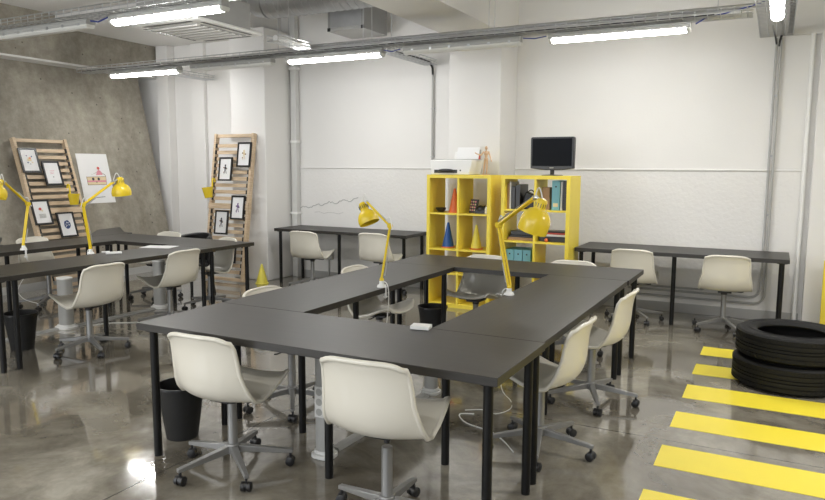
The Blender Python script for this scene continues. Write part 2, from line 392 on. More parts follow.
chairs = [ # x, y, facing (deg, 0 = +Y, positive anticlockwise), height offset, base angle, label, group
 (-2.42, 2.62, 2, 0.0, 36, 'ivory swivel chair in front of the black wastebasket at the near edge of the island', 'gF'),
 (-1.43, 2.50, 4, .045, 22, 'ivory swivel chair before the island, its base cut by the bottom of the photo', 'gF'),
 (-1.09, 3.62, 88, .0, -4, 'ivory chair on the east side of the island, nearer the front corner', 'gF'),
 (-1.03, 4.57, 88, .015, 4, 'ivory chair on the east side of the island, farther from the front corner', 'gF'),
 (-.39, 7.27, 6, 0, 10, 'white swivel chair at the right wall desk, the one nearer the tyres', 'gD'),
 (-1.25, 7.33, 2, -.0, 20, 'white swivel chair at the right wall desk, the one nearer the yellow shelves', 'gD'),
 (-1.51, 5.67, 182, .0, 12, 'white chair beyond the island, only its top edge showing below the monitor', 'gF'),
 (-2.32, 5.65, 178, .0, 30, 'white chair facing the viewer through the island gap, before the yellow shelves', 'gF'),
 (-2.73, 3.52, -90, .0, 20, 'white chair west of the island, its rim nearest the small yellow floor cone', 'gF'),
 (-2.75, 4.68, -88, .0, 36, 'white chair west of the island, its glossy seat under the bent-over lamp', 'gF'),
 (-5.24, 7.22, 4, 0, 8, 'white chair at the left wall desk, the one nearer the corner pipe', 'gD'),
 (-4.24, 7.27, 2, .02, 28, 'white chair at the left wall desk, behind the bent-over yellow lamp', 'gD'),
 (-5.07, 3.80, 90, 0, 50, 'ivory chair at the left group beside the squat grey power post', 'gL'),
 (-5.24, 4.84, 90, .0, 20, 'ivory chair at the left group, pushed in beside the sheet of paper', 'gL'),
 (-5.50, 5.66, 160, .0, 30, 'white chair seen between table legs before the slats by the white wall', 'gL'),
 (-6.52, 5.82, 178, .0, 25, 'white chair behind the left group, only its top showing next to the black chair', 'gL'),
 (-7.10, 4.84, -84, .0, 15, 'white chair by the concrete wall, its rim showing behind the slim clamp lamp', 'gL'),
]
GR = dict(gF='white shell chairs around the island', gD='white shell chairs at the wall desks', gL='white shell chairs around the left group')
proto = None
for (x, y, a, dh, ba, lab, g) in chairs:
    if proto is None:
        proto = make_chair(); c = proto; src = [(ch, ch.location.copy()) for ch in proto.children]
    else: c = copy_tree(proto)
    c.location = (x, y, 0); c.rotation_euler.z = D(a); c['label'] = lab; c['group'] = GR[g]
    for ch in c.children:
        st = ch.name.split('.')[0]
        if st == 'star_base': ch.rotation_euler.z = D(ba - a)
        elif st in ('seat_shell', 'seat_plate', 'gas_strut', 'height_lever'): ch.location.z = dh
# black armchair behind the left group
t = thing('armchair', 'black rounded chair back showing behind the left group beside the slatted frame', 'chair', (-6.30, 6.20, -.06), D(180))
pr = []
sh = MB(); nu = 18; rows = [(.40, .25, .03), (.46, .26, .04), (.58, .28, .06), (.70, .29, .07), (.78, .26, .06), (.80, .23, .05)]
vs = []; fs = []
for z, wd, dep in rows:
    for k in range(nu+1):
        u = -1 + 2*k/nu; vs.append((wd*u, -.24 + .22*abs(u)**2.5, z - (.03*abs(u)**3 if z > .75 else 0)))
for i in range(len(rows)-1):
    for k in range(nu): a = i*(nu+1)+k; fs.append((a, a+1, a+nu+2, a+nu+1))
o = sh.add(vs, fs).build('backrest', 'blackplastic', t, angle=180); sd = o.modifiers.new('thick', 'SOLIDIFY'); sd.thickness = .03
MB().prism([(.25*math.cos(2*PI*k/20), .03+.24*math.sin(2*PI*k/20)) for k in range(20)], .41, .46).build('seat', 'blackplastic', t, bevel=.01)
for sx in (-1, 1):
    for sy in (-1, 1): MB().cyl((.17*sx, .03+.15*sy, .41), (.2*sx, .03+.19*sy, .06), .012, 8).build('leg', 'blackmetal', t)

# ------------------------------------------------------------------ lamps
def smooth_path(pts, n=5):
    P = [Vector(p) for p in pts]; P = [P[0]] + P + [P[-1]]; out = []
    for i in range(1, len(P)-2):
        a, b, c, d = P[i-1:i+3]
        for k in range(n):
            t = k/n; out.append(.5*((2*b) + (c-a)*t + (2*a-5*b+4*c-d)*t*t + (-a+3*b-3*c+d)*t**3))
    out.append(P[-2]); return out
def arc(p0, p1, h, axis, n=9):
    p0 = Vector(p0); p1 = Vector(p1); axis = Vector(axis)
    return [p0.lerp(p1, i/(n-1)) + axis*h*math.sin(PI*i/(n-1)) for i in range(n)]
def make_lamp(label, base, elbow, head, cap, mouth, side, edge, cableend, k=1.):
    base = Vector(base); elbow = Vector(elbow); head = Vector(head); cap = Vector(cap); mouth = Vector(mouth)
    t = thing('desk_lamp', label, 'lamp', base, 0, 'yellow jointed clamp lamps')
    L = lambda p: Vector(p) - base
    c = MB().lathe([(.034, 0), (.030, .012), (.018, .022), (.016, .045)], 14).box(-.022, .022, -.022, .022, 0, .018)
    c.cyl((edge[0]*.030, edge[1]*.030, -.075), (edge[0]*.030, edge[1]*.030, .01), .008, 8).box(edge[0]*.03-.012, edge[0]*.03+.012, edge[1]*.03-.012, edge[1]*.03+.012, -.07, -.058)
    c.build('clamp', 'whiteplastic', t, bevel=.002)
    e = L(elbow); h = L(head); s0 = Vector((0, 0, .045))
    sd = Vector(side).normalized()
    def arm(a, b, name):
        m = MB()
        for off in (-.010, .010): m.cyl(a + sd*off, b + sd*off, .0082, 8)
        o = m.build(name, 'yellow', t)
        d = (b-a).normalized(); up = d.cross(sd)*.018
        sp = MB()
        for off in (-.012, .012): sp.cyl(a + up + sd*off + d*.02, a + up + sd*off + d*.15, .0045, 8)
        sp.cyl(a+up+d*.15-sd*.012, b + up*.5 - sd*.012, .0015, 5)
        sp.build('spring', 'steel', o)
        return o
    MB().sphere(s0 + Vector((0,0,.008)), .016, 12).cyl(s0, s0 + Vector((0,0,.025)), .010, 10).build('swivel', 'yellow', t)
    arm(s0 + Vector((0,0,.02)), e, 'lower_arm'); arm(e, h, 'upper_arm')
    MB().cyl(e - sd*.018, e + sd*.018, .020, 12).build('elbow_joint', 'yellow', t)
    MB().cyl(h - sd*.015, h + sd*.015, .014, 12).tube([h, (h + L(cap))/2, L(cap)], .007, 8).build('head_joint', 'steel', t)
    # shade: lathe along cap->mouth
    ax = (mouth - cap); ln = ax.length; q = ax.to_track_quat('Z', 'Y').to_matrix().to_4x4(); q.translation = L(cap)
    R = .090*k
    outer = [(.012*k, -.006), (.028*k, .0), (.034*k, .010), (.036*k, .05), (.038*k, .060), (.056*k, .070), (.074*k, .088), (.087*k, .112), (.093*k, .14), (R+.001, ln*.9), (R, ln)]
    inner = [(R-.003, ln), (.090*k, .14), (.084*k, .112), (.071*k, .09), (.053*k, .073), (.034*k, .063), (.004, .06)]
    so = MB().lathe(outer + inner, 28, q).build('lamp_shade', 'yellow', t, angle=50)
    sl = MB()
    for k in range(14):
        a = 2*PI*k/14; sl.box(-.0018, .0018, -.0015, .0015, .020, .045, q @ Matrix.Rotation(a, 4, 'Z') @ Matrix.Translation((.0345, 0, 0)))
    sl.build('vent_slots', 'blackplastic', so)
    MB().sphere(L(cap) + ax.normalized()*.10, .028, 12).build('bulb', 'whiteplastic', so)
    upv = Vector((0, 0, 1))
    MB().tube(arc(h, L(cap), .065, upv), .004, 6).build('cord_loop', 'cable', t)
    MB().tube(arc(e + sd*.012 - (h-e).normalized()*.035, e + (h-e).normalized()*.055, .055, upv), .004, 6).build('cord_loop', 'cable', t)
    ce = [s0, Vector((edge[0]*.045, edge[1]*.045, .02)), Vector((edge[0]*.055, edge[1]*.055, -.10))] + [L(p) for p in cableend]
    MB().tube(smooth_path(ce), .003, 6).build('cord', 'cable', t)
    return t
ZT = .74
make_lamp('yellow clamp lamp bent over with its head below its elbow, before the left wall desk', (-2.372, 4.07, ZT), (-2.307, 4.07, 1.166), (-2.63, 4.30, 1.310), (-2.672, 4.30, 1.302), (-2.601, 4.29, 1.159), (.5, -.85, 0), (1, 0), [(-2.30, 4.0, .42), (-2.27, 3.95, .2), (-2.22, 3.92, .003)], .84)
make_lamp('yellow clamp lamp with large dome shade in front of the shelves with blue files', (-1.502, 4.225, ZT), (-1.582, 4.225, 1.195), (-1.273, 4.0, 1.386), (-1.226, 4.0, 1.376), (-1.290, 4.01, 1.184), (.6, .8, 0), (-1, 0), [(-1.545, 4.2, .35), (-1.55, 4.25, .10), (-1.50, 4.3, .003), (-1.45, 4.15, .003), (-1.50, 4.02, .003), (-1.60, 4.05, .003), (-1.70, 3.99, .003)])
make_lamp('yellow clamp lamp reaching out of the photo at its left edge', (-6.475, 4.17, ZT), (-6.50, 4.259, 1.185), (-6.50, 4.034, 1.403), (-6.50, 4.00, 1.425), (-6.50, 3.945, 1.258), (1, 0, 0), (1, 0), [(-6.42, 4.3, .60), (-6.36, 4.45, .55)])
make_lamp('yellow clamp lamp whose shade hangs over the corner of the cake poster', (-5.668, 4.30, ZT), (-5.65, 4.231, 1.205), (-5.65, 4.569, 1.405), (-5.65, 4.648, 1.448), (-5.65, 4.665, 1.275), (1, 0, 0), (-1, 0), [(-5.74, 4.2, .67), (-5.73, 3.8, .67), (-5.72, 3.62, .52), (-5.70, 3.64, .42), (-5.62, 3.72, .37)])

# ------------------------------------------------------------------ tyres
def make_tyre(label, loc, rz):
    t = thing('car_tyre', label, 'tyre', loc, rz, 'stacked black tyres')
    R, H, r = .375, .205, .235
    prof = [(r, .035), (r+.012, .018), (r+.05, .006), (r+.09, .012), (R-.035, .006), (R-.012, .018), (R-.003, .035),
            (R, .052), (R-.006, .053), (R-.006, .060), (R, .061), (R, .086), (R-.008, .087), (R-.008, .095), (R, .096), (R, H-.096), (R-.008, H-.095), (R-.008, H-.087), (R, H-.086),
            (R, H-.061), (R-.006, H-.060), (R-.006, H-.053), (R, H-.052),
            (R-.003, H-.035), (R-.012, H-.018), (R-.035, H-.006), (r+.09, H-.012), (r+.05, H-.006), (r+.012, H-.018), (r, H-.035),
            (r+.008, H-.028-.02), (r+.05, H-.035), (R-.03, H-.045), (R-.018, H/2), (R-.03, .045), (r+.05, .035), (r+.008, .048)]
    MB().lathe(prof, 72, close=True).build('carcass', 'rubber', t, angle=50)
    for z0, z1 in ((.026, .050), (H-.050, H-.026)):   # shoulder tread, a notched band round each edge
        pr_ = []
        for k in range(90):
            for da, rr in ((0, R+.0015), (.6, R+.0015), (.6, R-.001), (1, R-.001)): a_ = 2*PI*(k+da)/90; pr_.append((rr*math.cos(a_), rr*math.sin(a_)))
        b = MB(); n_ = len(pr_)
        vv = [(p[0], p[1], z) for z in (z0, z1) for p in pr_] + [(p[0]*.965, p[1]*.965, z) for z in (z0, z1) for p in pr_]
        ff = []
        for k in range(n_):
            l = (k+1) % n_; ff += [(k, l, l+n_, k+n_), (k, k+2*n_, l+2*n_, l), (k+n_, l+n_, l+3*n_, k+3*n_), (k+2*n_, k+3*n_, l+3*n_, l+2*n_)]
        b.add(vv, ff).build('shoulder_tread', 'rubber', t, smooth=False)
    b = MB()
    for k in range(10): b.lathe([(r+.060, H-.0105), (r+.060, H-.005), (r+.064, H-.005), (r+.064, H-.0105)], 72, close=True) if k == 0 else None
    b.build('sidewall_ring', 'rubber', t)
    return t
make_tyre('lower of the two stacked black tyres, resting on the striped floor', (.155, 5.665, .002), 0)
make_tyre('upper black tyre lying on top of the other tyre, open hole visible', (.170, 5.675, .2095), .4)

# ------------------------------------------------------------------ bins
def make_bin(label, loc):
    t = thing('wastebasket', label, 'bin', loc, 0, 'black wastebaskets under tables')
    MB().lathe([(.088, 0), (.089, .004), (.132, .31), (.1295, .31), (.086, .008), (.002, .008)], 36).build('basket', 'blackmesh', t, angle=50)
    MB().lathe([(.130, .303), (.138, .303), (.138, .316), (.130, .316)], 36, close=True).build('rim', 'blackplastic', t)
make_bin('black wastebasket under the near corner of the island', (-2.98, 2.81, 0))
make_bin('black wastebasket under the left group beside a table leg', (-5.64, 3.57, 0))
make_bin('black wastebasket seen through the island gap before the yellow shelves', (-2.70, 5.55, 0))

# ------------------------------------------------------------------ power posts and floor trunking
def make_post(label, loc, h, sock=True, k=1.):
    t = thing('power_post', label, 'power post', loc, 0, 'grey power posts on the floor trunking')
    pf = [(.045*k*math.copysign(abs(math.cos(a))**.7, math.cos(a)), .038*k*math.copysign(abs(math.sin(a))**.7, math.sin(a))) for a in [2*PI*k/24 for k in range(24)]]
    MB().prism(pf, .02, h).build('post', 'pipe', t, angle=50)
    MB().prism([(x*1.06, y*1.06) for x, y in pf], h, h+.018).build('cap', 'whiteplastic', t, bevel=.003)
    MB().prism([(x*1.5, y*1.6) for x, y in pf], 0, .022).prism([(x*1.2, y*1.2) for x, y in pf], .022, .04).build('foot', 'whiteplastic', t, bevel=.003)
    if sock:
        s = B(-.028, .028, -.048, -.038, h*.42, h*.42+.17).build('socket_panel', 'socketwhite', t, bevel=.002)
        for k in range(3): MB().cyl((0, -.0485, h*.42+.03+.055*k), (0, -.044, h*.42+.03+.055*k), .020, 16).build('socket', 'wallgrey', s)
make_post('grey power post with three sockets under the front of the island', (-2.09, 2.97, 0), .55)
make_post('grey power post standing farther inside the island', (-2.05, 4.20, 0), .43)
make_post('squat grey power post beside the wastebasket at the left group', (-6.0, 4.25, 0), .48, False, 1.5)
make_post('squat grey power post behind the chair beside the sheet of paper', (-5.98, 5.38, 0), .52, False, 1.4)
def trunk(label, pts):
    mb = MB()
    (x0, y0), (x1, y1) = pts; d = Vector((x1-x0, y1-y0, 0)); L = d.length
    m = Matrix.Translation((x0, y0, 0)) @ Matrix.Rotation(math.atan2(d.y, d.x), 4, 'Z')
    mt = m @ Matrix(((0,0,1,0),(1,0,0,0),(0,1,0,0),(0,0,0,1)))
    mb.prism([(-.035, .001), (.035, .001), (.022, .018), (-.022, .018)], 0, L, mt)
    tag(mb.build('floor_trunking', 'pipe', smooth=False), label, 'cable trunking', 'floor trunking strips')
trunk('grey floor trunking strip joining the power posts of the island', ((-2.085, 3.06), (-2.055, 4.12)))
trunk('grey floor trunking strip running under the left group of tables', ((-6.06, 2.6), (-6.02, 4.16)))
trunk('grey floor trunking strip between and beyond the squat posts', ((-5.995, 4.34), (-5.98, 5.29)))
tag(MB().tube(smooth_path([(-1.20, 3.5, .004), (-1.3, 3.62, .004), (-1.42, 3.72, .004), (-1.60, 3.78, .004), (-1.70, 3.9, .004), (-1.62, 3.95, .004)]), .004, 6).build('floor_cable', 'cable'), 'thin white cable lying loose on the floor inside the island', 'cable')
tag(MB().tube(smooth_path([(-5.9, 4.4, .004), (-5.8, 4.6, .004), (-5.6, 4.75, .004), (-5.35, 5.1, .004), (-5.2, 5.4, .004), (-5.25, 5.9, .004)]), .004, 6).build('floor_cable', 'cable'), 'thin white cable on the floor beneath the left group chairs', 'cable')

# ------------------------------------------------------------------ yellow shelf units
SY0, SY1 = 6.965, 7.38
def make_shelf(label, x0, x1, zs):
    t = thing('shelf_unit', label, 'shelf', (x0, SY0, 0), 0, 'yellow open cube shelf units')
    wd = x1-x0; dp = SY1-SY0; H = 1.486; fr = .038
    for a in (0, wd-fr): B(a, a+fr, 0, dp, 0, H-fr).build('side_panel', 'yellowboard', t, bevel=.001)
    B(0, wd, 0, dp, H-fr, H).build('top_panel', 'yellowboard', t, bevel=.001)
    B(fr, wd-fr, 0, dp, 0, .045).build('bottom_panel', 'yellowboard', t, bevel=.001)
    B(wd/2-.011, wd/2+.011, .004, dp-.004, .045, H-fr).build('divider', 'yellowboard', t)
    for z in zs: 
        B(fr, wd/2-.011, .004, dp-.004, z-.018, z).build('shelf_board', 'yellowboard', t)
        B(wd/2+.011, wd-fr, .004, dp-.004, z-.018, z).build('shelf_board', 'yellowboard', t)
make_shelf('yellow cube shelf unit with cones in it and the printer on top', -3.475, -2.712, (1.062, .662, .392))
make_shelf('yellow cube shelf unit with blue files in it and the monitor on top', -2.590, -1.850, (1.129, .795, .46))

def cone(label, x, y, z, mat, h=.25, r=.062, base='orange'):
    t = thing('small_cone', label, 'cone', (x, y, z), 0, 'small coloured sports cones')
    MB().lathe([(r, .012), (r*.96, .03), (.012, h-.004), (.009, h), (.001, h)], 28).build('cone_body', mat, t)
    MB().lathe([(r+.012, 0), (r+.012, .01), (r, .013), (.01, .013)], 28).build('flange', base, t, bevel=.001)
cone('orange cone on the top shelf below the printer', -3.20, 7.12, 1.062, 'orange', .27)
cone('blue cone on the second shelf', -3.275, 7.12, .662, 'blue', .285, .068)
cone('pale yellow cone on an orange ring, on the second shelf', -2.93, 7.12, .662, 'yelcone', .27, .062)
cone('yellow cone on the floor at the foot of the slatted frame by the wall', -6.06, 7.20, 0, 'yelcone', .265, .078, 'yelcone')
# contents of left unit
t = tag(MB().lathe([(.03, 0), (.055, .03), (.062, .05), (.058, .05), (.05, .03), (.003, .01)], 20).build('bowl', 'blackplastic', loc=(-3.36, 7.10, 1.062)), 'small black bowl on the top shelf left of the orange cone', 'bowl')
t = thing('decorated_card', 'patterned card leaning on the top shelf next to the divider', 'card', (-2.99, 7.14, 1.064), D(-18))
B(-.055, .055, 0, .012, .0, .155, mtx=Matrix.Rotation(D(-14), 4, 'X')).build('card_board', 'ink', t)
for i in range(3):
    for j in range(4): MB().prism([(-.038+.03*i+.011*math.cos(k), .03+.032*j+.011*math.sin(k)) for k in [2*PI*q/8 for q in range(8)]], .001, .003, Matrix.Rotation(D(-14), 4, 'X') @ Matrix.Rotation(PI/2, 4, 'X')).build('pattern_patch', ('beigeink', 'pink')[(i+j) % 2], t)
tag(MB().sphere((0, 0, .045), .045, 14, (1.3, .8, 1)).sphere((.05, .01, .06), .03, 12).box(-.05, .06, -.03, .03, 0, .04).build('black_pouch', 'blackplastic', loc=(-2.885, 7.12, 1.062)), 'small black pouch on the top shelf beside a white bottle', 'pouch')
t = thing('small_bottle', 'tiny white bottle at the right end of the top shelf', 'bottle', (-2.79, 7.06, 1.062))
MB().lathe([(.018, 0), (.02, .005), (.02, .055), (.012, .064)], 16).build('bottle_body', 'whiteplastic', t)
MB().lathe([(.013, .064), (.013, .08), (.01, .082)], 14).build('cap', 'whiteplastic', t)
# contents of right unit, top shelf
Z1, Z2, Z3 = 1.129, .795, .46
def binder(label, x, y, z, w, d, h, mat, lab=True, ring=True, group=None):
    t = thing('file_box', label, 'file', (x, y, z), 0, group)
    B(0, w, 0, d, 0, h).build('box_body', mat, t, bevel=.003)
    if lab: B(w*.2, w*.8, -.0015, .0, h*.12, h*.24).build('spine_label', 'beigeink', t)
    if ring: MB().cyl((w/2, -.002, h*.8), (w/2, .001, h*.8), .009, 12).build('finger_hole', 'blackplastic', t)
for i, (x, w, h, m, lab) in enumerate(((-2.548, .022, .27, 'card', 'slim brown folder at the left end of the shelf with the black binders'),
                                   (-2.524, .016, .29, 'paper', 'slim white folder beside the brown one on the shelf'),
                                   (-2.505, .045, .24, 'blackplastic', 'black ring binder next to the slim white folder'),
                                   (-2.455, .050, .26, 'blackplastic', 'taller black ring binder next to the leaning black bag'))):
    binder(lab, x, 7.04, Z1, w, .27, h, m, False, w > .04, 'folders left of the black bag')
t = thing('camera_bag', 'black bag slumped against the binders behind the lamp arm', 'bag', (-2.315, 7.16, Z1), D(10))
MB().prism([(-.09, 0), (.085, 0), (.075, .11), (.02, .16), (-.05, .19), (-.085, .10)], -.07, .07, Matrix.Rotation(PI/2, 4, 'X')).build('bag_body', 'blackplastic', t, bevel=.015)
MB().tube(arc((-.05, 0, .17), (.05, 0, .13), .05, (0, 0, 1)), .006, 6).build('strap', 'blackplastic', t)
t = thing('wooden_box', 'two small brown card boxes stacked on the top shelf left of the blue binder', 'box', (-2.135, 7.12, Z1))
B(-.045, .045, -.05, .05, 0, .13).build('lower_box', 'card', t, bevel=.003)
B(-.04, .04, -.045, .045, .13, .235).build('upper_box', 'card', t, bevel=.003)
binder('wide turquoise binder with a paper label on the top shelf', -2.062, 7.04, Z1, .085, .27, .305, 'turq')
binder('white folder squeezed right of the turquoise binder', -1.972, 7.05, Z1, .020, .27, .295, 'paper', False, False)
binder('tall black binder at the right end of the top shelf', -1.945, 7.04, Z1, .05, .27, .308, 'blackplastic', False, True)
def slabs(name, label, cat, x0, x1, z, items, y=7.05):
    for i, (dx0, dx1, h, m, lb) in enumerate(items):
        o = B(x0+dx0, x1+dx1, y+.01*i, y+.24, z, z+h).build(name, m, bevel=.004); tag(o, lb, cat); z += h + .0005
slabs('folded_folder', '', 'folder', -2.54, -2.26, Z2, ((0, 0, .03, 'card', 'flat brown folder at the bottom of the pile behind the lamp arm'), (.01, -.01, .022, 'blackplastic', 'flat black folder in the middle of the pile behind the lamp arm'), (.03, -.03, .045, 'blackplastic', 'black tray on top of the pile behind the lamp arm')))
slabs('flat_book', '', 'book', -2.19, -1.90, Z2, ((0, 0, .055, 'blackplastic', 'thick black case at the bottom beside the lamp shade'), (.0, -.005, .022, 'whiteplastic', 'white flat book lying on the thick black case'), (.01, -.02, .016, 'redink', 'thin red book lying on top of the white flat book'), (.02, -.03, .014, 'blackplastic', 'thin black notebook topmost on the red book')))
tag(MB().sphere((0, 0, .02), .02, 12).build('small_ball', 'orange', loc=(-2.10, 7.015, Z2)), 'tiny orange ball in front of the black case on the shelf', 'ball')
for i, l in enumerate(('leftmost of the three turquoise file boxes on the third shelf', 'middle one of the three turquoise file boxes on the third shelf', 'rightmost of the three turquoise file boxes on the third shelf')):
    binder(l, -2.547+.095*i, 7.03, Z3, .088, .28, .235, 'turq', False, True, 'turquoise file boxes on the third shelf')
# white pipe behind the left unit
tag(MB().cyl((-3.62, 7.93, 0), (-3.62, 7.93, 1.54), .025, 14).build('white_pipe', 'whiteplastic'), 'white vertical pipe seen through the open back of the cone shelves', 'pipe')

# printer
t = thing('printer', 'white inkjet printer with paper feeding up at the back, on the yellow shelves', 'printer', (-3.20, 7.17, 1.486), 0)
pp = [(-.245, 0), (.225, 0), (.255, .165), (-.255, .165)]
MB().prism(pp, -.15, .17, Matrix.Rotation(PI/2, 4, 'X')).build('body', 'whiteplastic', t, bevel=.012)
B(-.20, .08, -.176, -.168, .018, .055).build('paper_slot', 'blackplastic', t, bevel=.003)
MB().sphere((-.05, -.19, .045), .05, 14, (2.1, .6, .42)).build('output_tray', 'blackplastic', t)
B(.11, .125, -.174, -.168, .04, .055).build('power_button', 'blackplastic', t)
B(-.25, .25, -.16, .14, .165, .172).build('lid', 'wallgrey', t, bevel=.003)
B(-.06, .21, .0, .004, .0, .15, mtx=Matrix.Translation((0, .11, .165)) @ Matrix.Rotation(D(-18), 4, 'X') @ Matrix.Shear('XZ', 4, (.0, 0))).build('paper_sheet', 'paper', t)
B(-.09, .17, .01, .014, .0, .10, mtx=Matrix.Translation((0, .11, .165)) @ Matrix.Rotation(D(-18), 4, 'X')).build('paper_support', 'whiteplastic', t)

# wooden mannequin
t = thing('wooden_mannequin', 'wooden artist mannequin with one arm raised, standing beside the printer', 'mannequin', (-2.83, 7.12, 1.486), 0)
m = MB()
m.sphere((0, 0, .292), .017, 12, (1, 1, 1.3)).cyl((0, 0, .262), (0, 0, .278), .006, 8)
m.sphere((0, 0, .235), .028, 12, (1.0, .6, 1.1)).sphere((0, 0, .20), .018, 12, (1, .7, 1)).sphere((0, 0, .172), .024, 12, (1, .7, .9))
def limb(pts, rs):
    for i in range(len(pts)-1):
        m.cyl(pts[i], pts[i+1], rs[i], 8, rs[i+1]); m.sphere(pts[i+1], rs[i+1]*1.15, 8)
limb([(-.028, 0, .255), (-.055, -.01, .215), (-.095, -.03, .228), (-.112, -.035, .238)], [.009, .008, .006, .007])
limb([(.028, 0, .255), (.045, .0, .205), (.062, -.01, .165), (.066, -.012, .15)], [.009, .008, .006, .007])
limb([(-.012, 0, .165), (-.022, 0, .09), (-.026, .0, .018)], [.012, .010, .007])
limb([(.012, 0, .165), (.010, 0, .09), (.008, .0, .018)], [.012, .010, .007])
m.sphere((-.026, -.012, .016), .010, 8, (.8, 1.8, .7)).sphere((.008, -.012, .016), .010, 8, (.8, 1.8, .7))
m.build('figure', 'mann', t)
MB().lathe([(.045, 0), (.045, .008), (.04, .011)], 24).build('stand', 'mann', t)
# small notice on the wall pilaster behind
t = thing('wall_notice', 'small notice with a red square on the wall behind the mannequin', 'notice', (-3.07, 7.447, 1.60))
B(-.05, .05, -.003, 0, 0, .17).build('notice_sheet', 'wallgrey', t)
B(-.005, .04, -.005, -.003, .03, .11).build('red_square', 'redink', t)

# monitor
t = thing('monitor', 'black flat-screen monitor standing on the yellow shelf unit', 'monitor', (-2.10, 7.16, 1.486), D(-3))
prof = [(-.235, .075), (-.12, .060), (0, .056), (.12, .060), (.235, .075), (.237, .39), (.225, .402), (-.225, .402), (-.237, .39)]
MB().prism(prof, -.03, .025, Matrix.Rotation(PI/2, 4, 'X')).build('screen_housing', 'blackplastic', t, bevel=.006)
B(-.215, .215, -.0285, -.0265, .10, .385).build('screen', 'screen', t)
B(-.022, .022, -.028, -.0262, .078, .084).build('maker_badge', 'wallgrey', t)
MB().cyl((0, 0, .008), (0, 0, .08), .022, 12).build('stand_neck', 'blackplastic', t)
MB().lathe([(.10, 0), (.098, .006), (.03, .012)], 28, Matrix.Diagonal((1.15, .8, 1, 1))).build('stand_base', 'blackplastic', t)

# ------------------------------------------------------------------ slatted frames with pictures
def slat_frame(label, origin, xax, up, W, H, nsl):
    # local frame: X across, Z up the board, Y = out of the board towards the viewer (negative)
    xax = Vector(xax).normalized(); up = Vector(up).normalized(); yax = up.cross(xax).normalized()
    mt = Matrix((xax, yax, up)).transposed().to_4x4(); mt.translation = Vector(origin)
    t = thing('slatted_frame', label, 'slatted frame', (0, 0, 0), 0, 'wooden slatted bed bases leaning on walls'); t.matrix_world = mt
    for x in (0, W-.04): B(x, x+.04, -.035, .035, 0, H).build('side_rail', 'wood', t, bevel=.004)
    for z in (.0, H-.05): B(.04, W-.04, -.012, .012, z, z+.045).build('end_rail', 'wood', t, bevel=.003)
    B(.0, W, -.045, -.020, H*.485, H*.485+.075).build('middle_rail', 'wood', t, bevel=.003)
    step = (H-.2)/nsl
    for k in range(nsl):
        z = .10 + step*k
        if abs(z - H*.485) < .05: continue
        s = B(.03, W-.03, -.020, -.008, z, z+.048).build('slat', 'wood', t, bevel=.002)
        B(.036, .062, -.034, -.004, z-.004, z+.052).build('slat_holder', 'blackplastic', s); B(W-.062, W-.036, -.034, -.004, z-.004, z+.052).build('slat_holder', 'blackplastic', s)
    return t, mt
random.seed(3)
def art(parent, mt, w, h, kind):
    P = lambda poly, mat, d=.0025, nm='drawing': MB().prism(poly, .0, .0012, Matrix.Translation((0, -.0005-d, 0)) @ Matrix.Rotation(PI/2, 4, 'X')).build(nm, mat, parent, smooth=False)
    def blob(cx, cy, r, n=9, j=.3, sy=1.): return [(cx + r*(1+random.uniform(-j, j))*math.cos(2*PI*k/n), cy + sy*r*(1+random.uniform(-j, j))*math.sin(2*PI*k/n)) for k in range(n)]
    cx, cy = w/2, h/2
    if kind == 0:
        for c, r, a, b in (('beigeink', .028, -.00, .01), ('orange', .012, .01, .03), ('navyink', .010, -.03, -.03), ('navyink', .009, .035, .05), ('beigeink', .011, .03, -.03), ('purpleink', .008, -.03, .06), ('ink', .006, .0, -.05)): P(blob(cx+a, cy+b, r), c)
    elif kind == 1:
        for k in range(3): P([(cx-.035, cy+.03-.02*k), (cx+.03-.01*k, cy+.034-.02*k), (cx+.03-.01*k, cy+.038-.02*k), (cx-.035, cy+.034-.02*k)], 'pink')
        P(blob(cx, cy-.05, .01), 'wallgrey')
    elif kind == 2:
        P(blob(cx-.015, cy+.045, .020), 'redink'); P(blob(cx+.01, cy+.02, .012), 'beigeink')
        for k in range(4): P([(cx-.045, cy-.03-.014*k), (cx+.045, cy-.03-.014*k), (cx+.045, cy-.024-.014*k), (cx-.045, cy-.024-.014*k)], 'wallgrey')
    elif kind == 3:
        P(blob(cx, cy, .046, 18, .1, 1.2), 'navyink')
        for k in range(12): P(blob(cx+random.uniform(-.026, .026), cy+random.uniform(-.035, .035), .006, 6), 'paper', .0035)
    else:
        c1, c2 = {4: ('beigeink', 'brownink'), 5: ('ink', 'brownink'), 6: ('purpleink', 'ink'), 7: ('ink', 'brownink'), 8: ('ink', 'redink')}[kind]
        P(blob(cx, cy+.05, .014), c1); P(blob(cx+.003, cy+.015, .020, 9, .3, 1.3), c1); P(blob(cx-.022, cy+.02, .010), c2, .0035); P(blob(cx+.026, cy+.005, .010), c2)
        P([(cx-.012, cy-.01), (cx-.002, cy-.01), (cx-.012, cy-.07), (cx-.02, cy-.07)], c1); P([(cx+.003, cy-.01), (cx+.013, cy-.01), (cx+.028, cy-.06), (cx+.02, cy-.065)], c1); P(blob(cx-.02, cy-.045, .008), c2)
def picture(label, mt, x, z, w, h, kind, group):
    t = thing('picture_frame', label, 'picture', (0, 0, 0), 0, group)
    t.matrix_world = mt @ Matrix.Translation((x, -.050, z))
    f = MB(); b = .022
    f.box(0, w, -.012, .006, 0, b).box(0, w, -.012, .006, h-b, h).box(0, b, -.012, .006, b, h-b).box(w-b, w, -.012, .006, b, h-b)
    f.build('frame', 'blackplastic', t, smooth=False)
    B(b, w-b, -.004, .004, b, h-b).build('mount', 'paper', t, smooth=False)
    e = bpy.data.objects.new('artwork', None); COL.objects.link(e); e.parent = t; e.location = (0, -.004, 0)
    art(e, mt, w, h, kind)
